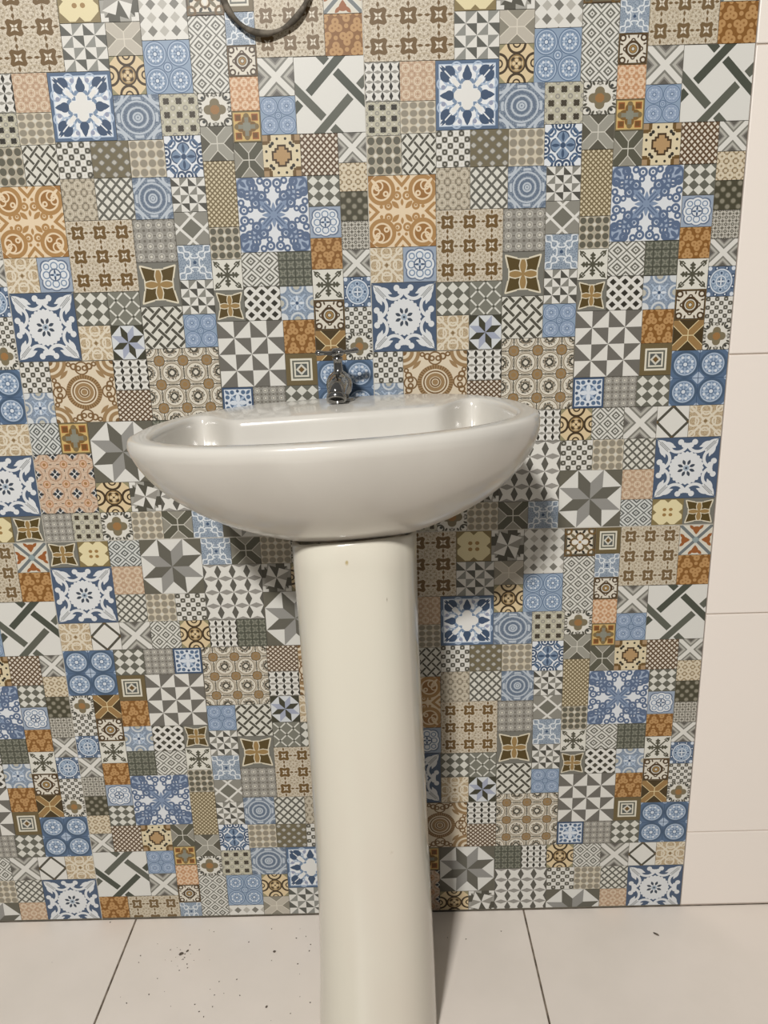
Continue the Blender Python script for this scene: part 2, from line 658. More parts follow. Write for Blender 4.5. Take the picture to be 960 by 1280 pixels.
def p_bwfl(t):
    x, y, ax, ay, m, s = fold()
    r = ln2(x, y)
    c = t.mix(0.0, rgb(138, 152, 180), rgb(138, 152, 180))
    fl = OR(ln2(m - .24, s) < .2, ln2(ax - .22, ay - .22) < .17)
    c = put(c, OR(ln2(m - .26, s) < .215, ln2(ax - .24, ay - .24) < .19), rgb(84, 100, 140))
    c = put(c, fl, rgb(204, 208, 212))
    c = put(c, band(ln2(m - .26, s) - .1, .018), MBL)
    c = put(c, band(ln2(ax - .24, ay - .24) - .08, .018), MBL)
    c = put(c, band(r - .17, .02), rgb(84, 100, 140))
    c = put(c, petal(m, s, .08, 0, 0, .09, .03), DBL)
    c = put(c, r < .04, LBL)
    return c

def p_fil(t, bg=rgb(158, 134, 98), ln=rgb(208, 196, 172)):
    x, y, ax, ay, m, s = fold()
    r = ln2(x, y)
    c = t.mix(t.voro(20, rnd=.9) < .12, bg, rgb(188, 168, 134))
    c = put(c, AND((m - s) < .05, r > .06), ln)
    c = put(c, band(ln2(m - .36, s) - .15, .028), ln)
    c = put(c, band(ln2(m - .2, s - .05) - .1, .022), ln)
    c = put(c, band(ln2(ax - .4, ay - .4) - .1, .022), ln)
    c = put(c, r < .05, rgb(130, 104, 66))
    return c

def p_scr(t):
    x, y, ax, ay, m, s = fold()
    r = ln2(x, y)
    th = atan2(y, x)
    bg = rgb(64, 82, 122); W = rgb(206, 208, 208); vein = rgb(128, 132, 130)
    c = t.mix(0.0, bg, bg)
    # scrolls: an arc from the middle of each side to the corner leaf, ending in a bulb
    c = put(c, AND(band(ln2(m - .425, s - .155) - .157, .024), m < .41, s < .27), W)
    c = put(c, OR(blob(m, s, .425, .108, .046), blob(m, s, .375, .052, .043)), W)
    # corner leaves with teeth
    c = put(c, petal(m, s, .37, .37, .785, .14, .075), W)
    c = put(c, petal(m, s, .405, .30, 1.35, .085, .03), W)
    c = put(c, petal(m, s, .37, .255, 1.2, .08, .026), W)
    c = put(c, petal(m, s, .33, .27, .95, .075, .022), W)
    c = put(c, AND(band(m - s - .028, .008), m > .3, m < .44), vein)
    c = put(c, AND((m - s) < .007, m > .3), vein)
    # scalloped rosette
    R = .252 + .022 * abs(cos(th * 12.0))
    c = put(c, r < R, W)
    a = (fract(th * (4 / PI)) - .5) * (PI / 4)
    X, Y = r * cos(a), abs(r * sin(a))
    c = put(c, (Y * (1 / .024) + (X - .1) * (X - .1) * (1 / .0022)) < 1.0, rgb(58, 68, 88))
    c = put(c, r < .048, rgb(150, 168, 190))
    c = put(c, r < .02, rgb(58, 68, 88))
    return c

def p_wcr(t, bg=rgb(132, 129, 118), ln=WHT, dk=rgb(108, 106, 94)):
    u, v = t.uv()
    a, b = abs(u + v - 1.0), abs(u - v)
    c = t.mix(AND(a < .36, b < .36), bg, dk)
    c = put(c, OR(band(a - .36, .055), band(b - .36, .055)), ln)
    return c

def p_wcr2(t, n=2, bg=rgb(116, 115, 102), ln=rgb(202, 200, 188), dk=BLK):
    u, v = t.uv()
    A, B = (u + v) * n, (u - v) * n
    fa, fb = abs(fract(A) - .5), abs(fract(B) - .5)
    c = t.mix(OR(AND(fa > .43, fb < .36), AND(fb > .43, fa < .36)), bg, ln)
    c = put(c, AND(fa > .44, fb > .44), dk)
    return c

def p_bow(t):
    x, y, ax, ay, m, s = fold()
    th = atan2(y, x)
    r = ln2(x, y)
    k = fract(th * (1 / (PI / 2)) + .18)
    c = t.mix(k < .5, rgb(196, 200, 204), rgb(156, 160, 184))
    a = (k - .5) * (PI / 2)
    X, Y = r * cos(a), abs(r * sin(a))
    c = put(c, AND(Y < X * .5, Y < (.56 - X) * .6), rgb(58, 58, 40))
    c = put(c, (ax + ay) > .82, rgb(58, 58, 40))
    return c

def p_roset(t, bg=rgb(208, 192, 164), fg=rgb(150, 118, 76), dk=rgb(120, 88, 50)):
    x, y, ax, ay, m, s = fold()
    r = ln2(x, y)
    rc = ln2(ax - .5, ay - .5)
    th = atan2(y, x)
    c = t.mix(0.0, bg, bg)
    # double diagonal bands
    c = put(c, band(rc - .24, .03), fg); c = put(c, rc < .17, fg); c = put(c, rc < .11, bg); c = put(c, rc < .06, dk)
    c = put(c, petal(m, s, .29, .29, 2.36, .1, .03), fg)
    # side curls
    c = put(c, band(ln2(m - .39, s - .05) - .035, .013), dk)
    c = put(c, band(ln2(m - .42, s - .12) - .045, .014), dk)
    c = put(c, band(ln2(m - .39, s) - .1, .012), dk)
    c = put(c, AND(band(ln2(m - .455, s - .2) - .03, .012)), dk)
    c = put(c, r < .28, bg)
    c = put(c, band(r - .25, .035), t.mix(sin(th * 40.0) > .1, fg, dk))
    c = put(c, band(r - .18, .012), dk)
    c = put(c, band(r - .12, .028), fg)
    c = put(c, band(r - .07, .012), dk)
    c = put(c, r < .045, fg)
    return c

def p_qflo(t, n=3, bg=rgb(206, 198, 180), disc=rgb(146, 112, 66), dk=rgb(72, 68, 56), sub=rgb(136, 122, 98), lx=.5, ly=.42):
    x, y, ax, ay, m, s = fold(n, n)
    r = ln2(x, y)
    rc = ln2(ax - .5, ay - .5)
    c = t.mix(0.0, bg, bg)
    c = put(c, band(rc - .4, .022), sub)
    c = put(c, band(rc - .46, .014), sub)
    c = put(c, AND(s < .02, m > .2), dk)
    c = put(c, blob(m, s, .34, 0, .035), dk)
    c = put(c, ln2(ax - .38, ay - .38) < .085, dk)
    c = put(c, ln2(ax - .37, ay - .37) < .035, bg)
    c = put(c, ln2(m - .5, s - .36) < .045, dk)
    c = put(c, ln2(m - .5, s - .27) < .05, GRY)
    c = put(c, rc < .06, bg)
    c = put(c, AND(rc > .12, rc < .3, t.noise(34, 1) > .53), dk)
    c = put(c, band(rc - .21, .02), rgb(140, 126, 104))
    c = put(c, r < .235, dk)
    c = put(c, r < .212, disc)
    c = put(c, band(r - .13, .02), sub)
    return c

def p_qpink(t, n=3):
    x, y, ax, ay, m, s = fold(n, n)
    r = ln2(x, y)
    rc = ln2(ax - .5, ay - .5)
    c = t.mix(t.noise(40, 1) > .55, rgb(198, 172, 146), rgb(180, 152, 126))
    c = put(c, band(rc - .33, .03), rgb(170, 134, 104))
    c = put(c, OR(AND(mx(ax, ay) > .27, (1.0 - ax - ay) < .26)), BGR)
    c = put(c, petal(.5 - ax, .5 - ay, .13, 0, 0, .17, .07), rgb(50, 54, 58))
    c = put(c, petal(.5 - ax, .5 - ay, 0, .13, PI / 2, .17, .07), rgb(50, 54, 58))
    c = put(c, rc < .05, WHT)
    c = put(c, AND(abs((.5 - ax) - (.5 - ay)) < .025, rc < .24), WHT)
    c = put(c, r < .2, rgb(176, 126, 86))
    c = put(c, band(r - .12, .025), rgb(206, 170, 138))
    c = put(c, r < .06, rgb(150, 112, 60))
    c = put(c, AND(s < .02, m > .24, m < .38), DRK)
    return c

def p_star(t, a=rgb(206, 204, 196), d=rgb(94, 91, 80), g=rgb(138, 136, 130), k=rgb(96, 92, 78)):
    x, y, ax, ay, m, s = fold()
    th = atan2(y, x)
    r = ln2(x, y)
    f = th * (1 / (PI / 4))
    par = mod2(floor_(f)) > .5
    loc = (fract(f) - .5) * (PI / 4)
    X, Y = r * cos(loc), abs(r * sin(loc))
    c = t.mix((m + s) > .71, a, k)
    R = .541
    c = put(c, AND(X < R - Y * 2.64, r < R), t.mix(par, g, d))
    return c

def p_oscr(t, fg=rgb(166, 122, 66), bg=rgb(216, 192, 156), dp=rgb(150, 102, 46)):
    x, y, ax, ay, m, s = fold()
    c = t.mix(0.0, bg, bg)
    q = ln2(ax - .305, ay - .3)
    c = put(c, band(q - .178, .03), fg)
    c = put(c, q < .122, dp)
    c = put(c, AND(band(ln2(ax - .345, ay - .36) - .062, .011), q < .15), bg)
    c = put(c, AND(band(ln2(ax - .39, ay - .29) - .05, .011), q < .15), bg)
    c = put(c, AND(band(ln2(ax - .24, ay - .25) - .03, .012), q < .15), bg)
    c = put(c, AND(petal(ax, ay, .40, .40, .78, .1, .022)), bg)
    c = put(c, band(ln2(ax - .073, ay - .22) - .047, .017), fg)
    c = put(c, band(ln2(ax - .205, ay - .08) - .043, .017), fg)
    c = put(c, OR(blob(ax, ay, .08, .225, .017), blob(ax, ay, .205, .085, .017)), fg)
    c = put(c, OR(blob(ax, ay, .31, .07, .026), blob(ax, ay, .055, .32, .024)), fg)
    c = put(c, AND(band(ay - ax * 1.1 - .365, .034), ax < .125), fg)
    c = put(c, AND(band(ax - ay * 1.1 - .365, .034), ay < .125), fg)
    c = put(c, OR((ay - ax * 1.3) > .46, (ax - ay * 1.3) > .46), fg)
    c = put(c, petal(ax, ay, .1, .095, .78, .075, .035), fg)
    c = put(c, petal(ax, ay, 0, .13, PI / 2, .05, .022), fg)
    c = put(c, (ax + ay) > .9, dp)
    return c

def p_orx(t):
    x, y, ax, ay, m, s = fold()
    d = m - s
    c = t.mix(0.0, rgb(200, 194, 176), rgb(200, 194, 176))
    c = put(c, petal(m, s, .38, 0, PI / 2, .17, .07), RUS)
    c = put(c, petal(m, s, .3, .0, 0, .12, .07), RUS)
    c = put(c, petal(m, s, .42, .14, .8, .1, .05), RUS)
    c = put(c, blob(m, s, .34, 0, .1), RUS)
    c = put(c, d < .1, rgb(200, 198, 186))
    c = put(c, d < .07, rgb(104, 112, 112))
    c = put(c, (ax + ay) < .12, rgb(130, 150, 150))
    return c

def p_bwave(t, bg=rgb(104, 122, 150), ln=rgb(204, 210, 214)):
    x, y, ax, ay, m, s = fold()
    d = m - s
    c = t.mix(t.voro(18, rnd=.9) < .1, bg, rgb(146, 160, 180))
    wv = .1 + .05 * sin((m + s) * 18.0)
    c = put(c, band(d - wv, .036), ln)
    c = put(c, AND(band((m + s) - .32, .025), d < .2), ln)
    c = put(c, ln2(x, y) < .05, DBL)
    return c

def p_bsm(t):
    x, y, ax, ay, m, s = fold()
    c = t.mix(m < .44, DBL, PBL)
    c = put(c, ln2(m - .34, s - .18) < .07, BLU)
    c = put(c, petal(m, s, .34, .34, .78, .1, .05), BLU)
    c = put(c, ln2(m - .38, s) < .05, DBL)
    c = put(c, ln2(x, y) < .27, BLU)
    c = put(c, petal(m, s, .15, 0, 0, .16, .075), PBL)
    c = put(c, petal(m, s, .14, .14, .78, .12, .04), LBL)
    return c

def p_gdots(t, n=4, bg=rgb(138, 134, 124), d=OFF, k=rgb(104, 98, 88)):
    x, y, ax, ay, m, s = fold(n, n)
    c = t.mix(band(ln2(x, y) - .28, .06), bg, LGR)
    c = put(c, ln2(x, y) < .13, d)
    c = put(c, ln2(ax - .5, ay - .5) < .13, k)
    c = put(c, AND(s < .05, m > .36), k)
    return c

DGX = [rgb(206, 203, 194), rgb(120, 118, 108), rgb(168, 165, 154), rgb(126, 122, 114), rgb(92, 88, 80)]
SPEC = {
 'brown_quatrefoil': (p_quat, {}), 'grey_quatrefoil': (p_quat, dict(n=3, bg=rgb(200, 188, 164), fg=rgb(112, 88, 54))),
 'yellow_flower': (p_yellow, {}), 'grey_pinwheel': (p_gpin, {}),
 'triangle_grid': (p_tri, dict(n=2, b=rgb(132, 132, 124), d=rgb(84, 84, 76))), 'pinwheel': (p_tri, dict(n=2, b=rgb(104, 100, 92))),
 'small_triangles': (p_tri, dict(n=2, b=rgb(128, 126, 116), d=rgb(76, 74, 66))),
 'light_cross': (p_arms, dict(arm=rgb(176, 168, 152), tri=rgb(130, 124, 108), line=rgb(200, 192, 174), w=.21)),
 'grey_diamonds': (p_dia, {}), 'ringed_circles': (p_circ, {}), 'blue_discs': (p_blue4, {}), 'dark_blue_discs': (p_blue4, dict(dark=True)),
 'soft_blue_discs': (p_blue4, dict(ln=rgb(140, 158, 196), sub=rgb(160, 176, 206), disc=rgb(120, 140, 182))),
 'lens_stars': (p_dst, {}), 'large_lens_stars': (p_dst, dict(b=rgb(88, 85, 76), d=rgb(140, 136, 128))),
 'pink_lace': (p_lace, dict(n=3, bg=rgb(186, 156, 126), ln=rgb(204, 184, 156), dk=rgb(168, 134, 104))),
 'dark_blossoms': (p_sqd, {}), 'dark_squares': (p_sqd, dict(r=.23, dk=rgb(66, 58, 44))),
 'beige_dots': (p_dots, {}), 'dark_dots': (p_dots, dict(n=4, bg=rgb(160, 154, 134), d=rgb(92, 89, 74))),
 'blue_medallion': (p_med, {}), 'blue_mandala': (p_mandala, {}),
 'interlace': (p_inter, dict(n=3, w=.14, loop=True, off=0.0)), 'wide_interlace': (p_inter, dict(n=3, w=.13, loop=True, off=.0)),
 'lattice': (p_inter, dict(n=3.5, w=.15, b=rgb(96, 94, 84))),
 'ring_checks': (p_rings, {}), 'olive_diamonds': (p_stag, {}), 'dark_green_dots': (p_stag, dict(n=2.5, bg=rgb(70, 66, 48), d=rgb(132, 126, 108), mid=rgb(96, 92, 72), rr=.0)),
 'blue_floral': (p_bfloral, {}), 'framed_brown_flower': (p_brfl, {}), 'framed_dark_flower': (p_sqfl, {}), 'nested_squares': (p_nest, {}),
 'orange_lobes': (p_orange, {}), 'peach_speckle': (p_lace, dict(n=3, bg=rgb(196, 152, 112), ln=rgb(214, 184, 150), dk=rgb(182, 128, 84), w=.07)),
 'gold_squares': (p_gsq, {}), 'scrolled_flower': (p_flo, {}), 'woven_bands': (p_weave, {}), 'small_woven_bands': (p_wvs, {}),
 'stepped_cross': (p_crossg, {}), 'brown_net': (p_net, {}), 'gold_net': (p_net, dict(n=12, ln=rgb(116, 100, 68), bg=rgb(196, 182, 148), w=.2, asp=2.0)),
 'chevron_cross': (p_x, dict(cols=DGX, ws=[.12, .2, .3, .36])),
 'beige_lace': (p_lace, dict(n=3, bg=rgb(192, 174, 142), ln=rgb(204, 192, 166), dk=rgb(128, 108, 76), w=.06)),
 'taupe_lace': (p_lace, dict(n=3, bg=rgb(168, 156, 134), ln=rgb(188, 178, 156), dk=rgb(120, 110, 90), w=.055)),
 'cross_hatch': (p_hatch, {}), 'blue_rosette': (p_bros, {}), 'dark_arrows': (p_arr, {}), 'cream_star': (p_gstar, {}),
 'blue_scroll': (p_bscr, {}), 'concentric_diamonds': (p_dl1, dict(nx=2, ny=2)), 'tall_diamonds': (p_dl1, dict(nx=2, ny=4)), 'slim_diamonds': (p_dl1, dict(nx=2, ny=2, a=rgb(196, 198, 192), d=rgb(92, 94, 90))),
 'black_diamonds': (p_bdia, {}), 'dark_grid': (p_dkx, {}), 'blue_grey_flower': (p_bgfl, {}), 'diamond_checks': (p_chkd, {}),
 'pale_flower': (p_bwfl, {}), 'beige_filigree': (p_fil, {}), 'blue_white_scroll': (p_scr, {}),
 'white_crossing': (p_wcr, {}), 'broken_lattice': (p_wcr2, {}), 'bow_star': (p_star, dict(a=rgb(196, 200, 202), d=rgb(62, 60, 44), g=rgb(150, 154, 184), k=rgb(62, 60, 44))), 'brown_rosette': (p_roset, {}),
 'gold_circles': (p_qflo, {}), 'pink_blossoms': (p_qpink, {}), 'eight_point_star': (p_star, {}), 'orange_scroll': (p_oscr, {}),
 'rust_cross': (p_orx, {}), 'blue_wave': (p_bwave, {}), 'small_blue_medallion': (p_bsm, {}), 'grey_dots': (p_gdots, {}),
 'dark_arms': (p_arms, dict(arm=rgb(84, 82, 66), tri=rgb(136, 132, 118), line=rgb(190, 186, 172))),
 'grey_arms': (p_arms, dict(arm=rgb(146, 143, 130), tri=rgb(84, 80, 66), line=rgb(192, 188, 174))),
 'gold_arms': (p_arms, dict(arm=rgb(148, 112, 62), tri=rgb(70, 54, 26), line=rgb(206, 184, 134), w=.17)),
}
MATS = {}
def pattern(n):
    if n not in MATS:
        fn, k = SPEC[n]
        MATS[n] = make(n, fn, **k)
    return MATS[n]

# printed layout of one large wall tile: u0, u1, v0, v1 in percent of its width, v downwards
UW, UH = 100.0, 146.79
JV = 111.15
LAY = '''brown_quatrefoil 0 23.2 0 20.7
yellow_flower 23.2 33.8 0 9.8
grey_pinwheel 33.8 43.6 0 9.8
triangle_grid 23.2 34.7 9.8 20.8
light_cross 34.7 43.6 9.8 17.5
grey_diamonds 43.6 55.7 0 14.2
ringed_circles 34.7 43.6 17.5 26.5
blue_discs 43.6 55.7 14.2 26.6
lens_stars 0 9.1 20.7 29.9
pink_lace 9.1 18.3 20.7 30
dark_blossoms 0 9 29.9 38
beige_dots 9 18.3 30 37.7
blue_medallion 18.3 34.7 20.8 37.2
blue_mandala 34.7 46.6 26.5 37.3
dark_squares 46.6 56.6 26.6 36.5
dark_dots 0 9.2 38 47.7
wide_interlace 9.2 18.3 37.7 47.7
ring_checks 18.3 27.3 37.2 46.2
olive_diamonds 27.3 37.4 37.2 46.3
beige_dots 37.4 46.8 37.3 46.4
blue_floral 46.8 56.6 36.5 46.7
framed_brown_flower 55.7 65.1 0 9
nested_squares 65.1 72.6 0 8.4
grey_quatrefoil 72.6 90.2 0 18.9
rust_cross 90.2 100 0 9.5
orange_lobes 90.2 100 9.5 19
blue_wave 65.1 72.6 8.4 15.9
framed_dark_flower 65.1 72.6 15.9 23.1
peach_speckle 65.1 72.6 23.1 31.1
gold_squares 65.1 72.6 31.1 38.6
tall_diamonds 55.7 65.1 9 26.7
scrolled_flower 56.6 65.1 26.7 34.5
grey_arms 56.6 65 34.5 42.9
chevron_cross 72.6 81.9 18.9 27.9
soft_blue_discs 72.6 81.9 27.9 37
woven_bands 81.9 100 19 37
dark_arms 65 72.7 38.6 47.2
stepped_cross 72.6 82.6 37 47.2
brown_net 82.6 92.5 37 47.2
chevron_cross 92.5 100 37 44.3
beige_lace 92.5 100 44.3 51.4
dark_green_dots 92.5 100 51.4 58.8
cross_hatch 92.5 100 58.8 66.1
chevron_cross 92.5 100 66.1 73.2
blue_rosette 92.5 100 73.2 81.2
ring_checks 92.5 100 81.2 88.2
scrolled_flower 92.5 100 88.2 95.6
dark_blue_discs 84.1 100 95.6 111.1
gold_net 56.7 65 42.9 59.4
dark_dots 56.7 65 59.4 67.7
dark_arrows 56.7 64.9 67.7 75.8
cream_star 56.7 64.9 75.8 84.1
blue_scroll 65 84 47.2 66.1
concentric_diamonds 64.9 74.9 66.1 75
black_diamonds 64.9 74.9 75 84.1
dark_grid 74.9 84 66.1 75.2
blue_grey_flower 74.9 84 75.2 84.2
diamond_checks 84 92.5 47.2 54.9
pale_flower 84 92.5 54.9 62.9
orange_lobes 84 92.5 62.9 71
dark_arrows 84 92.5 71 79.1
framed_dark_flower 84 92.5 79.1 87.3
orange_lobes 75.2 84 84.2 93.4
gold_arms 84 92.5 87.3 95.6
nested_squares 75.2 84.1 93.4 102.3
pinwheel 56.7 75.2 84.1 102.3
small_blue_medallion 56.6 65.5 102.3 111.1
grey_dots 65.5 74.7 102.3 111.1
diamond_checks 74.7 84.1 102.3 111.1
small_triangles 47.6 56.7 46.7 55.3
white_crossing 47.6 56.7 55.3 63.7
blue_wave 47.6 56.7 63.7 72.8
small_triangles 47.6 56.7 72.8 81.9
soft_blue_discs 47.5 56.7 81.9 90.9
orange_scroll 0 18.1 47.7 65.8
taupe_lace 18.2 27.3 46.2 56.7
lattice 27.3 37.3 46.3 56.7
blue_mandala 37.3 47.6 46.4 56.9
brown_quatrefoil 18.1 36.2 56.7 75.3
grey_dots 36.2 47.6 56.9 67.9
beige_filigree 0 9 65.8 75
pale_flower 9 18.1 65.8 75
blue_white_scroll 0 17.9 75 93.6
diamond_checks 18 27.1 75.3 84.2
broken_lattice 27.1 36.1 75.3 84.4
cream_star 36.1 47.5 67.9 79.6
interlace 36.1 47.5 79.6 91
beige_filigree 18 27 84.2 93.7
bow_star 27 36.1 84.4 93.7
ring_checks 0 8.4 93.6 102.3
blue_grey_flower 0 8.4 102.3 111.1
brown_rosette 8.4 26.5 93.8 111.1
lens_stars 26.5 36.2 93.7 102.3
brown_net 26.5 36.2 102.3 111.1
gold_circles 36.2 56.5 91 111.1
slim_diamonds 0 8.6 111.1 120.2
gold_squares 8.6 17.2 111.1 120.2
pink_blossoms 0 17.2 120.2 138
eight_point_star 17.3 35.7 111.1 129
dark_grid 35.7 44.8 111.1 120.3
lens_stars 44.8 53.4 111.1 120.3
ringed_circles 53.4 62.4 111.1 120.3
concentric_diamonds 62.4 71.6 111.1 120.3
chevron_cross 71.6 81.1 111.1 120.3
small_woven_bands 81.1 90.3 111.1 120.3
beige_filigree 90.3 100 111.1 120.3
ringed_circles 17.2 27 129 138.1
grey_pinwheel 27 35.9 129 138.1
large_lens_stars 35.9 53.7 120.3 138.2
ring_checks 53.7 63 120.3 129.2
beige_dots 63 72 120.3 129.4
lattice 72 81.2 120.3 129.4
eight_point_star 53.6 72 129.2 146.79
pink_lace 72 81.3 129.4 138.5
blue_white_scroll 81.2 100 120.3 138.6
grey_dots 0 8.8 138 146.79
dark_squares 8.8 17.5 138 146.79
scrolled_flower 17.5 26.5 138.1 146.79
beige_dots 26.5 35.7 138.1 146.79
dark_arms 35.7 44.6 138.2 146.79
blue_wave 44.6 53.6 138.2 146.79
slim_diamonds 72 81.4 138.5 146.79
yellow_flower 81.4 90.7 138.6 146.79
cream_star 90.7 100 138.6 146.79'''
LAY = [(a[0],) + tuple(map(float, a[1:])) for a in (l.split() for l in LAY.split('\n'))]

# ------------------------------------------------------------------ simple materials
def plain(name, col, rough=.4, metal=0.0, spec=.5, mottle=None, bump=0.0):
    m = bpy.data.materials.new(name)
    m.use_nodes = True
    nt = m.node_tree
    b = nt.nodes['Principled BSDF']
    b.inputs['Base Color'].default_value = col
    b.inputs['Roughness'].default_value = rough
    b.inputs['Metallic'].default_value = metal
    b.inputs['Specular IOR Level'].default_value = spec
    tc = nt.nodes.new('ShaderNodeTexCoord')
    if mottle:
        scale, col2, lo, hi = mottle
        n = nt.nodes.new('ShaderNodeTexNoise')
        n.inputs['Scale'].default_value = scale
        n.inputs['Detail'].default_value = 5
        r = nt.nodes.new('ShaderNodeMapRange')
        r.inputs['From Min'].default_value = lo; r.inputs['From Max'].default_value = hi
        x = nt.nodes.new('ShaderNodeMix'); x.data_type = 'RGBA'
        x.inputs[6].default_value = col; x.inputs[7].default_value = col2
        nt.links.new(tc.outputs['Object'], n.inputs['Vector'])
        nt.links.new(n.outputs['Fac'], r.inputs['Value'])
        nt.links.new(r.outputs[0], x.inputs[0])
        nt.links.new(x.outputs[2], b.inputs['Base Color'])
    return m

M_BACK = plain('print_edge', rgb(104, 97, 82), .6)
M_JOINT = plain('tile_joint', rgb(176, 170, 156), .6)
M_GROUT = plain('dark_grout', rgb(120, 108, 94, 1.0), .8, mottle=(60, rgb(84, 74, 62, 1.0), .4, .6))
M_WTILE = plain('white_wall_tile', (.70, .635, .575, 1), .38, mottle=(2.0, (.69, .63, .57, 1), .35, .7))
M_WGROUT = plain('white_tile_joint', rgb(186, 172, 158, .9), .7)
M_FTILE = plain('cream_floor_tile', (.70, .635, .57, 1), .33, mottle=(9.0, (.66, .60, .535, 1), .38, .68))
M_CHROME = plain('chrome', (.36, .355, .345, 1), .12, 1.0, mottle=(60, (.22, .215, .205, 1), .5, .7))
M_DARK = plain('dark_hole', (.012, .012, .012, 1), .6)
M_CABLE = plain('sooty_cable', rgb(70, 64, 54, 1.0), .8, mottle=(90, rgb(104, 96, 84, 1.0), .45, .6))
M_CRUMB = plain('dark_debris', rgb(66, 58, 50, 1.0), .9, mottle=(300, rgb(100, 90, 78, 1.0), .4, .6))

def porcelain(name, base, stains, grime):
    """white glazed ceramic with soft dirt and a few stains at fixed spots (object space x,y,z,radius,colour)"""
    m = plain(name, base, .13, spec=.55)
    nt = m.node_tree
    b = nt.nodes['Principled BSDF']
    b.inputs['Roughness'].default_value = .17
    tc = [n for n in nt.nodes if n.type == 'TEX_COORD'][0]
    b.inputs['Coat Weight'].default_value = .15
    b.inputs['Coat Roughness'].default_value = .05
    n = nt.nodes.new('ShaderNodeTexNoise'); n.inputs['Scale'].default_value = 9; n.inputs['Detail'].default_value = 6
    mp = nt.nodes.new('ShaderNodeMapping'); mp.inputs['Scale'].default_value = (1, 1, .45)
    nt.links.new(tc.outputs['Object'], mp.inputs[0]); nt.links.new(mp.outputs[0], n.inputs['Vector'])
    r = nt.nodes.new('ShaderNodeMapRange'); r.inputs['From Min'].default_value = .42; r.inputs['From Max'].default_value = .72
    nt.links.new(n.outputs['Fac'], r.inputs['Value'])
    x = nt.nodes.new('ShaderNodeMix'); x.data_type = 'RGBA'; x.inputs[6].default_value = base; x.inputs[7].default_value = grime
    nt.links.new(r.outputs[0], x.inputs[0])
    cur = x.outputs[2]
    n2 = nt.nodes.new('ShaderNodeTexNoise'); n2.inputs['Scale'].default_value = 130; n2.inputs['Detail'].default_value = 3
    nt.links.new(tc.outputs['Object'], n2.inputs['Vector'])
    for (px, py, pz, rad, col, stretch) in stains:
        v = nt.nodes.new('ShaderNodeVectorMath'); v.operation = 'SUBTRACT'; v.inputs[1].default_value = (px, py, pz)
        nt.links.new(tc.outputs['Object'], v.inputs[0])
        s = nt.nodes.new('ShaderNodeVectorMath'); s.operation = 'MULTIPLY'; s.inputs[1].default_value = (1, 1, 1 / stretch)
        nt.links.new(v.outputs[0], s.inputs[0])
        l = nt.nodes.new('ShaderNodeVectorMath'); l.operation = 'LENGTH'
        nt.links.new(s.outputs[0], l.inputs[0])
        a = nt.nodes.new('ShaderNodeMath'); a.operation = 'MULTIPLY_ADD'; a.inputs[1].default_value = rad * 1.6
        nt.links.new(n2.outputs['Fac'], a.inputs[0]); nt.links.new(l.outputs['Value'], a.inputs[2])
        r2 = nt.nodes.new('ShaderNodeMapRange')
        r2.inputs['From Min'].default_value = rad * 1.75; r2.inputs['From Max'].default_value = rad * 1.2
        nt.links.new(a.outputs[0], r2.inputs['Value'])
        y = nt.nodes.new('ShaderNodeMix'); y.data_type = 'RGBA'; y.inputs[7].default_value = col
        nt.links.new(r2.outputs[0], y.inputs[0]); nt.links.new(cur, y.inputs[6])
        cur = y.outputs[2]
    nt.links.new(cur, b.inputs['Base Color'])
    return m

# ------------------------------------------------------------------ helpers
def link_mesh(name, bm, mats, parent=None, smooth=True):
    me = bpy.data.meshes.new(name)
    bm.normal_update()
    bm.to_mesh(me); bm.free()
    for m in (mats if isinstance(mats, (list, tuple)) else [mats]): me.materials.append(m)
    if smooth:
        for p in me.polygons: p.use_smooth = True
    o = bpy.data.objects.new(name, me)
    COL.objects.link(o)
    if parent: o.parent = parent
    return o
def tag(o, label, cat, group=None):
    o['label'] = label; o['category'] = cat
    if group: o['group'] = group
    return o
def add_box(bm, x0, x1, y0, y1, z0, z1, mi=0, bev=0.0):
    vs = [bm.verts.new((x, y, z)) for x in (x0, x1) for y in (y0, y1) for z in (z0, z1)]
    F = [(0, 1, 3, 2), (4, 6, 7, 5), (0, 4, 5, 1), (2, 3, 7, 6), (0, 2, 6, 4), (1, 5, 7, 3)]
    fs = [bm.faces.new([vs[i] for i in f]) for f in F]
    for f in fs: f.material_index = mi
    if bev:
        es = list({e for f in fs for e in f.edges})
        r = bmesh.ops.bevel(bm, geom=es, offset=bev, segments=2, affect='EDGES', profile=.5)
        for f in r['faces']: f.material_index = mi
    return fs
def loft(bm, rings, close=True, cap0=False, cap1=False):
    R = [[bm.verts.new(p) for p in ring] for ring in rings]
    n = len(R[0])
    for a, b in zip(R, R[1:]):
        for i in range(n if close else n - 1):
            j = (i + 1) % n
            bm.faces.new((a[i], a[j], b[j], b[i]))
    if cap0: bm.faces.new(R[0][::-1])
    if cap1: bm.faces.new(R[-1])
    return R
def lathe(bm, prof, n=32, mat=None):
    """prof: (r, h) pairs, about +z; mat: Matrix"""
    mat = mat or Matrix()
    rings = [[mat @ Vector((r * math.cos(2 * PI * i / n), r * math.sin(2 * PI * i / n), h)) for i in range(n)] for r, h in prof]
    loft(bm, rings, cap0=True, cap1=True)
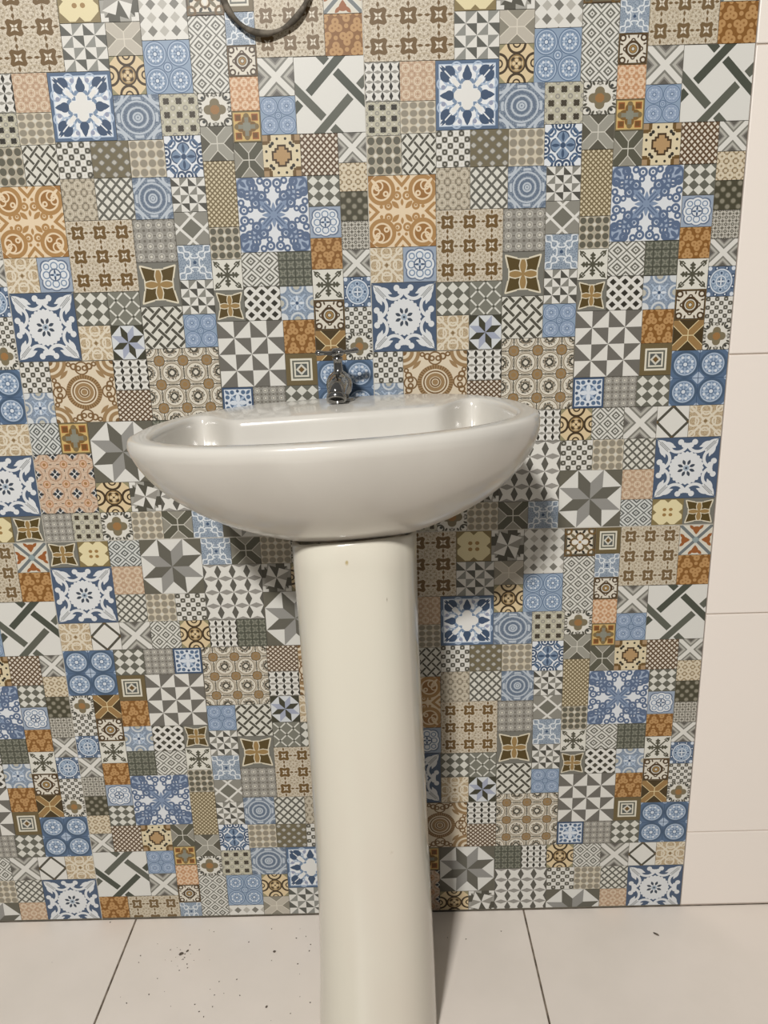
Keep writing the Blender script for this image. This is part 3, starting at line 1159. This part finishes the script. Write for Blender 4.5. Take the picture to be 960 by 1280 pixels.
def tube(bm, pts, rad, n=16, squash=1.0, caps=True):
    pts = [Vector(p) for p in pts]
    rad = rad if isinstance(rad, (list, tuple)) else [rad] * len(pts)
    rings = []; up = Vector((1, 0, 0))
    for i, p in enumerate(pts):
        d = (pts[min(i + 1, len(pts) - 1)] - pts[max(i - 1, 0)]).normalized()
        a = up - d * up.dot(d)
        if a.length < 1e-4: a = Vector((0, 0, 1)) - d * d.z
        a.normalize(); b = d.cross(a); up = a
        rings.append([p + (a * math.cos(2 * PI * k / n) + b * math.sin(2 * PI * k / n) * squash) * rad[i] for k in range(n)])
    loft(bm, rings, cap0=caps, cap1=caps)

# ------------------------------------------------------------------ wall of printed tiles (setting)
W, HH = .45, .66054
ZTOP = 1.935 * HH            # the upper tile row's top edge stands at this height
XR = W                       # right edge of the printed tiles
WALL_L, WALL_R, WALL_T = XR - 4 * W, 1.35, ZTOP + HH

bm = bmesh.new()
uvl = bm.loops.layers.uv.new('UVMap')
names = sorted(SPEC)
mats = [M_BACK, M_JOINT, M_WTILE, M_WGROUT] + [pattern(n) for n in names]
mi = {n: i + 4 for i, n in enumerate(names)}
add_box(bm, WALL_L, XR, .0008, .06, 0, WALL_T, 0)
GAP = .0003
def cell(col, row, flip):
    ox, oz = XR - (3 - col) * W, ZTOP - row * HH
    for n, u0, u1, v0, v1 in LAY:
        a0, a1 = u0 / UW, u1 / UW
        b0, b1 = v0 / UH, v1 / UH
        if flip:
            a0, a1, b0, b1 = 1 - a1, 1 - a0, 1 - b1, 1 - b0
        x0, x1 = ox + a0 * W + GAP, ox + a1 * W - GAP
        z1, z0 = oz - b0 * HH - GAP, oz - b1 * HH + GAP
        if z1 <= 0.004: continue
        zc = max(z0, 0.003)
        vs = [bm.verts.new(p) for p in ((x0, 0, zc), (x1, 0, zc), (x1, 0, z1), (x0, 0, z1))]
        f = bm.faces.new(vs)
        f.material_index = mi[n]
        k = (z1 - zc) / (z1 - z0)      # share of the patch left above the floor
        uvs = [(0, k), (1, k), (1, 0), (0, 0)]
        for lp, (u, v) in zip(f.loops, uvs):
            if flip: u, v = 1 - u, 1 - v
            lp[uvl].uv = (u, v)
    if row >= 0:
        pass
for col in range(-1, 3):
    for row in (-1, 0, 1):
        cell(col, row, flip=(row == 1 and col == 1) or (row == 1 and col == -1))
# joints between the big printed tiles
for row in (0, 1):
    z = ZTOP - row * HH
    add_box(bm, WALL_L, XR, -.00015, .0007, z - .0006, z + .0006, 1)
for col in range(0, 3):
    x = XR - (3 - col) * W
    add_box(bm, x - .0005, x + .0005, -.00012, .0007, 0, WALL_T, 1)
# plain white tiles on the right of the same wall
add_box(bm, XR + .001, WALL_R, .0012, .06, 0, WALL_T, 3)
zj = [0.002, .1335, .4872, .8413, 1.1912, 1.541, 1.891]
xj = [XR + .0012, XR + .60, WALL_R]
for a, b in zip(zj, zj[1:]):
    for c, d in zip(xj, xj[1:]):
        add_box(bm, c, d - .0012, -.0006, .02, a + .0008, b - .0008, 2, bev=.0012)
wall = link_mesh('wall_back', bm, mats, smooth=False)
wall['kind'] = 'structure'

# ------------------------------------------------------------------ floor (setting)
bm = bmesh.new()
FX = [-.397 - .604 * 2, -.397 - .604, -.397, .207, .207 + .604, 1.6]
FY = [-.60 * 5, -.60 * 4, -.60 * 3, -.60 * 2, -.60, .0006]
add_box(bm, WALL_L, WALL_R, -3.0, .06, -.03, -.0010, 1)
for a, b in zip(FX, FX[1:]):
    for c, d in zip(FY, FY[1:]):
        a2, b2 = max(a + .0013, WALL_L), min(b - .0013, WALL_R)
        if b2 > a2: add_box(bm, a2, b2, c + .001, d - .001, -.02, 0, 0, bev=.0008)
fl = link_mesh('floor', bm, [M_FTILE, M_GROUT], smooth=False)
fl['kind'] = 'structure'

# ------------------------------------------------------------------ wash basin
BX, BY, BZ = -.0370, -.224, .8025      # middle of the rim
AX, BF, BR, DH = .2050, .131, .209, .136
SHX, SH = .010, .045                               # the underside's lowest point lies this much further back
PW = 1.83                               # roundness of the underside
N = 160
def outline(th):
    """rim outline, metres from the middle; th=0 right, pi/2 towards the wall"""
    c, s = math.cos(th), math.sin(th)
    if s >= 0:
        e = 2 / 2.4
        return (AX * math.copysign(abs(c) ** e, c), BR * abs(s) ** e)
    e = 2 / 2.08
    return (AX * math.copysign(abs(c) ** e, c), -BF * abs(s) ** e)
TH = [2 * PI * i / N for i in range(N)]
OUT = [outline(t) for t in TH]
def inner(x, y, off):
    """the bowl's opening: the rim moved in by off, pushed forward by the tap deck"""
    r = math.hypot(x, y)
    k = max(0, (r - off) / r)
    X, Y = x * k, y * k
    t = min(max((abs(X) - .105) / .05, 0), 1); t = t * t * (3 - 2 * t)
    lim = .060 + t * .055 - (off - .02)
    q = .012
    if Y > lim - q:
        Y = lim - q + q * (1 - math.exp(-(Y - lim + q) / q))
    return X, Y
rings = []
for k in range(0, 25):                  # outside hull, bottom up
    a = k / 24 * PI / 2
    sc, t = max(math.sin(a) ** (2 / PW), .10), max(math.cos(a), 0) ** (2 / PW)
    rings.append([(x * sc + SHX * t, y * sc + SH * t, -.008 - (DH - .008) * t) for x, y in OUT])
for off, dz in [(.0004, -.0042), (.0010, -.0016), (.0022, 0), (.0042, .0008), (.0075, .001), (.011, .001)]:   # lip
    rings.append([(x * (1 - off / math.hypot(x, y)), y * (1 - off / math.hypot(x, y)), dz) for x, y in OUT])
for off, dz in [(.0185, .001), (.0208, .0004), (.0228, -.0012), (.0242, -.004), (.0252, -.008), (.027, -.018), (.031, -.034),
                (.041, -.054), (.058, -.073), (.084, -.088), (.105, -.094)]:
    rings.append([(X, Y, dz) for X, Y in (inner(x, y, off) for x, y in OUT)])
rings.append([(.018 * math.cos(t), .018 * math.sin(t) - .022, -.097) for t in TH])
bm = bmesh.new()
loft(bm, rings, cap0=True, cap1=True)
bmesh.ops.recalc_face_normals(bm, faces=bm.faces)
M_PORC = porcelain('glazed_porcelain', (.56, .535, .485, 1),
                   [(-.0531, -.076, -.0643, .0042, rgb(136, 130, 120, .8), .7), (.1622, -.036, -.0328, .0020, rgb(110, 102, 92, .8), 1.0)],
                   (.50, .475, .43, 1))
basin = bpy.data.objects.new('wash_basin', None); COL.objects.link(basin)
TILT, YAW = math.radians(-1.9), math.radians(2.5)
basin.location = (BX, BY, BZ); basin.rotation_euler = (0, TILT, YAW)
basin.empty_display_size = .05
tag(basin, 'oval white ceramic wash basin on the pedestal against the patterned wall', 'sink')
bowl = link_mesh('bowl', bm, M_PORC, basin)
bm = bmesh.new()
lathe(bm, [(.0, .0), (.012, 0), (.021, .0), (.0215, .002), (.018, .003), (.014, .001), (.013, -.003)], 40,
      Matrix.Translation((0, -.022, -.0965)))
link_mesh('drain', bm, M_CHROME, basin)['label'] = 'chrome drain ring'

# ------------------------------------------------------------------ pedestal (hollow column, open at the back)
def hull_z(x, y):
    """height of the basin's underside above world (x, y)"""
    cy, sy = math.cos(YAW), math.sin(YAW)
    dx, dy = x - BX, y - BY
    lx, ly = dx * cy + dy * sy, dy * cy - dx * sy
    lo, hi = 0.0, 1.0
    for _ in range(40):
        sc = (lo + hi) / 2
        t = max(0, 1 - sc ** PW) ** (1 / PW)
        py, px = ly - SH * t, lx - SHX * t
        n = 2.4 if py >= 0 else 2.08
        k = (abs(px / AX) ** n + abs(py / (BR if py >= 0 else BF)) ** n) ** (1 / n)
        if k > sc: lo = sc
        else: hi = sc
    return BZ - .008 - (DH - .008) * t - lx * math.sin(TILT)
def ped_prof(z):
    """half width, centre x, front y, back y at height z"""
    pts = [(0, .0795, -.0175, -.254), (.02, .0785, -.0172, -.252), (.10, .0755, -.0160, -.246), (.2, .0725, -.0160, -.243), (.32, .0705, -.0175, -.240),
           (.43, .0695, -.0195, -.238), (.54, .0690, -.0225, -.236), (.64, .0700, -.0240, -.235), (.70, .0705, -.0245, -.235)]
    for p, q in zip(pts, pts[1:]):
        if z <= q[0]:
            t = (z - p[0]) / (q[0] - p[0]); t = max(t, 0)
            return [p[i] + (q[i] - p[i]) * t for i in (1, 2, 3)]
    return pts[-1][1:]
PED_DY, PED_K = -.018, .98
def ped_ring(z, inset, top=False):
    w, cx, fy = ped_prof(min(z, .7))
    w = w * PED_K - inset
    fy += inset + PED_DY
    yb, ym = -.060, -.165
    pts = []
    for i in range(7): pts.append((cx - w * (.93 + .07 * i / 7), yb + (ym - yb) * i / 7))
    n = 40
    for i in range(n + 1):
        a = PI * i / n
        c, s = math.cos(a), math.sin(a)
        e = 2 / 2.8
        pts.append((cx - w * math.copysign(abs(c) ** e, c), ym + (fy - ym) * abs(s) ** e))
    for i in range(6, -1, -1): pts.append((cx + w * (.93 + .07 * i / 7), yb + (ym - yb) * i / 7))
    if top: return [(x, y, hull_z(x, y) - .0028) for x, y in pts]
    return [(x, y, z) for x, y in pts]
zs = [0, .006, .02, .05, .1, .15, .2, .25, .3, .35, .4, .45, .5, .55, .6, .635, .65]
T_ = .011
def loop(z, top=False, ins=0.0):
    o = ped_ring(z, ins, top); i = ped_ring(z, T_ - ins, top)
    return o + i[::-1]
R = [loop(z, ins=(.003 if z == 0 else 0)) for z in zs]
R.append([(a[0], a[1], b[2] - .004) for a, b in zip(loop(.66), loop(.66, True))])
R.append(loop(.665, True, .0025))
bm = bmesh.new()
loft(bm, R, cap0=False, cap1=False)
nn = len(R[0]) // 2
bm.verts.ensure_lookup_table()
tot = len(R[0])
for base in (0, (len(R) - 1) * tot):
    for i in range(nn - 1):
        q = [bm.verts[base + i], bm.verts[base + i + 1], bm.verts[base + tot - 2 - i], bm.verts[base + tot - 1 - i]]
        bm.faces.new(q)
bmesh.ops.recalc_face_normals(bm, faces=bm.faces)
M_PED = porcelain('pedestal_porcelain', (.57, .54, .455, 1),
                  [(-.0298, -.252, .663, .0026, rgb(190, 172, 126, .75), 1.5), (.0182, -.238, .480, .0032, rgb(112, 106, 98, .75), 1.3),
                   (-.049, -.243, .367, .0026, rgb(165, 156, 142, .75), .8), (.0104, -.249, .619, .0009, rgb(182, 174, 158, .75), 6.0),
                   (.0077, -.251, .318, .005, rgb(196, 178, 154, .72), 1.2)],
                  (.56, .505, .43, 1))
ped = link_mesh('pedestal', bm, M_PED)
tag(ped, 'tall white ceramic pedestal column standing on the floor under the basin', 'pedestal')

# ------------------------------------------------------------------ tap on the basin's back deck
tap = bpy.data.objects.new('tap', None); COL.objects.link(tap)
TX, TY = -.0400, -.058
lx, ly = TX - BX, TY - BY
TZ = BZ + .001 - lx * math.sin(TILT) + .0004
tap.location = (TX, TY, TZ); tap.rotation_euler = (0, TILT, math.radians(-4)); tap.empty_display_size = .03
tag(tap, 'small chrome pillar tap with cross handle on the basin back edge', 'tap')
bm = bmesh.new()
lathe(bm, [(.0, 0), (.0165, 0), (.0172, .0015), (.016, .0035), (.012, .0048), (.0, .005)], 40)
link_mesh('flange', bm, M_CHROME, tap)
bm = bmesh.new()
lathe(bm, [(0, .004), (.0105, .004), (.0108, .007), (.0138, .0105), (.0156, .0155), (.0158, .0205), (.0148, .026), (.0122, .0305), (.0088, .0335),
           (.0064, .0352), (.0056, .037), (.0053, .044), (.0050, .048), (.0062, .0492), (.0064, .0515), (.0040, .0525), (.0040, .056), (0, .056)], 40)
link_mesh('body', bm, M_CHROME, tap)
bm = bmesh.new()
sp = [(0, -.004, .020), (0, -.013, .0212), (0, -.022, .0200), (0, -.029, .0168), (0, -.0335, .0125), (0, -.0350, .0092)]
tube(bm, sp, [.0128, .0126, .0120, .0112, .0104, .0100], 24, caps=True)
spout = link_mesh('spout', bm, M_CHROME, tap)
bm = bmesh.new()
d = Vector((0, -.62, -1)).normalized()
rotm = Matrix.Translation((0, -.0342, .0098)) @ d.to_track_quat('Z', 'Y').to_matrix().to_4x4()
lathe(bm, [(.0070, .0), (.0112, -.001), (.0116, .001), (.0116, .005), (.0108, .006), (.0085, .006), (.008, .002)], 32, rotm)
link_mesh('nozzle', bm, M_CHROME, spout)
bm = bmesh.new()
lathe(bm, [(0, .0021), (.0078, .0021), (.0078, .0028), (0, .0028)], 24, rotm)
link_mesh('mouth', bm, M_DARK, spout)['label'] = 'dark mouth of the spout'
bm = bmesh.new()
hz = .0575
for k in range(4):
    a = k * PI / 2 + .30
    dx, dy = math.cos(a), math.sin(a)
    tube(bm, [(dx * r, dy * r, hz + dz) for r, dz in ((.0, 0), (.008, 0), (.015, .0004), (.021, .001), (.0245, .0012), (.0262, .0012))],
         [.0050, .0042, .0040, .0052, .0054, .0026], 16, .62)
lathe(bm, [(0, .0530), (.0058, .0530), (.0074, .0550), (.0078, .0590), (.0066, .0612), (.0040, .0626), (.0, .0632)], 32)
link_mesh('handle', bm, M_CHROME, tap)

# ------------------------------------------------------------------ cable loop hanging at the top of the wall
bm = bmesh.new()
pts = []
for i in range(49):
    a = -PI * 1.5 + 2 * PI * i / 48
    w = 1 + .03 * math.sin(3 * a + .6)
    pts.append((-.1085 + .052 * w * math.cos(a), -.0065 - .001 * math.sin(2 * a), 1.268 + .051 * w * math.sin(a)))
tube(bm, pts, [.0032 + .0008 * math.sin(i * .9) for i in range(49)], 12, caps=True)
o = link_mesh('hanging_cable_loop', bm, M_CABLE)
tag(o, 'dark sooty cable loop hanging down over the top of the patterned wall', 'cable')

# ------------------------------------------------------------------ debris on the floor
def crumb_mesh(name, L, Wd, Hh, seed):
    rnd = random.Random(seed)
    b = bmesh.new()
    bmesh.ops.create_icosphere(b, subdivisions=2, radius=1)
    for v in b.verts:
        k = 1 + rnd.uniform(-.25, .25)
        v.co = Vector((v.co.x * L * k, v.co.y * Wd * k, max(v.co.z, -.6) * Hh * k))
    lo = min(v.co.z for v in b.verts)
    for v in b.verts: v.co.z -= lo
    return b
big = [(.3944, -.0544, .0042, .0016, .0011, -.7, 'dark oblong crumb alone on the floor right of the pedestal'),
       (-.3090, -.0705, .0030, .0022, .0015, .4, 'largest dark crumb of the cluster on the floor left of the pedestal'),
       (-.3010, -.0655, .0024, .0013, .0011, .9, 'second largest dark crumb, just right of the largest in the left cluster'),
       (-.1714, -.0702, .0019, .0017, .0012, 0, 'round dark crumb between the left cluster and the pedestal, nearer the wall'),
       (-.1697, -.1621, .0017, .0014, .0011, 1, 'round dark crumb left of the pedestal foot, nearest the camera')]
for i, (x, y, L, Wd, Hh, r, lab) in enumerate(big):
    o = link_mesh('crumb', crumb_mesh('crumb', L, Wd, Hh, i), M_CRUMB)
    o.location = (x, y, 0); o.rotation_euler = (0, 0, r)
    tag(o, lab, 'debris', 'dark crumbs on the floor')
# the fine grit nobody could count
bm = bmesh.new()
rnd = random.Random(4)
spots = [(-.4357, -.006), (-.3493, -.0503), (-.2644, -.0818), (-.2447, -.1414), (-.4958, -.0794), (-.1257, -.1471), (-.318, -.058), (-.327, -.062), (-.12, -.07), (-.13, -.11), (-.33, -.08)]
spots += [(-.306 + rnd.gauss(0, .012), -.074 + rnd.gauss(0, .009)) for _ in range(14)]
spots += [(rnd.uniform(-.38, -.11), rnd.uniform(-.19, -.02)) for _ in range(34)]
spots += [(rnd.uniform(.08, .19), rnd.uniform(-.06, -.01)) for _ in range(3)]
for x, y in spots:
    r = rnd.uniform(.0004, .0010)
    mt = Matrix.Translation((x, y, r * .5)) @ Matrix.Rotation(rnd.uniform(0, 3), 4, 'Z') @ Matrix.Diagonal((1.3, .9, .55, 1))
    bmesh.ops.create_icosphere(bm, subdivisions=1, radius=r, matrix=mt)
o = link_mesh('grit', bm, M_CRUMB)
o['kind'] = 'stuff'
tag(o, 'fine dark grit scattered over the pale floor tiles beside the pedestal', 'grit')

# ------------------------------------------------------------------ light
w = bpy.data.worlds.new('room_light'); scene.world = w
w.use_nodes = True
nt = w.node_tree
bgn = nt.nodes['Background']
tcw = nt.nodes.new('ShaderNodeTexCoord')
sx = nt.nodes.new('ShaderNodeSeparateXYZ')
mr = nt.nodes.new('ShaderNodeMapRange')
mr.inputs['From Min'].default_value = -.35; mr.inputs['From Max'].default_value = .35
mr.inputs['To Min'].default_value = .07; mr.inputs['To Max'].default_value = .19
nt.links.new(tcw.outputs['Generated'], sx.inputs[0])
nt.links.new(sx.outputs[2], mr.inputs['Value'])
nt.links.new(mr.outputs[0], bgn.inputs[1])
bgn.inputs[0].default_value = (1.0, .985, .955, 1)
def area(name, loc, target, size, power, col):
    l = bpy.data.lights.new(name, 'AREA'); l.shape = 'RECTANGLE'; l.size, l.size_y = size
    l.energy = power; l.color = col
    o = bpy.data.objects.new(name, l); COL.objects.link(o)
    o.location = loc
    o.rotation_euler = (Vector(target) - Vector(loc)).to_track_quat('-Z', 'Y').to_euler()
    return o
area('lamp', (-.66, -2.85, 2.72), (0, -.05, .6), (.26, .16), 134, (1, .98, .95))

# ------------------------------------------------------------------ camera
cam = bpy.data.cameras.new('camera')
co = bpy.data.objects.new('camera', cam); COL.objects.link(co)
cam.sensor_fit = 'VERTICAL'; cam.sensor_height = 24.0
cam.lens = 961.0 / 1280 * 24.0
cam.clip_start = .02
Mc = Matrix(((0.9996062060345352, 0.027306681630526936, 0.006463589990980435),
             (-0.0009198261046269333, 0.26210025216128846, -0.9650402124973478),
             (-0.02804615440982429, 0.9646542401064321, 0.26202215606223506)))
co.matrix_world = Matrix.Translation((.0147620, -.9922471, .9163745)) @ Mc.to_4x4()
scene.camera = co

scene.view_settings.view_transform = 'Standard'
scene.view_settings.look = 'None'
scene.view_settings.gamma = 1.0
scene.view_settings.use_curve_mapping = False
scene.view_settings.exposure = 0.0
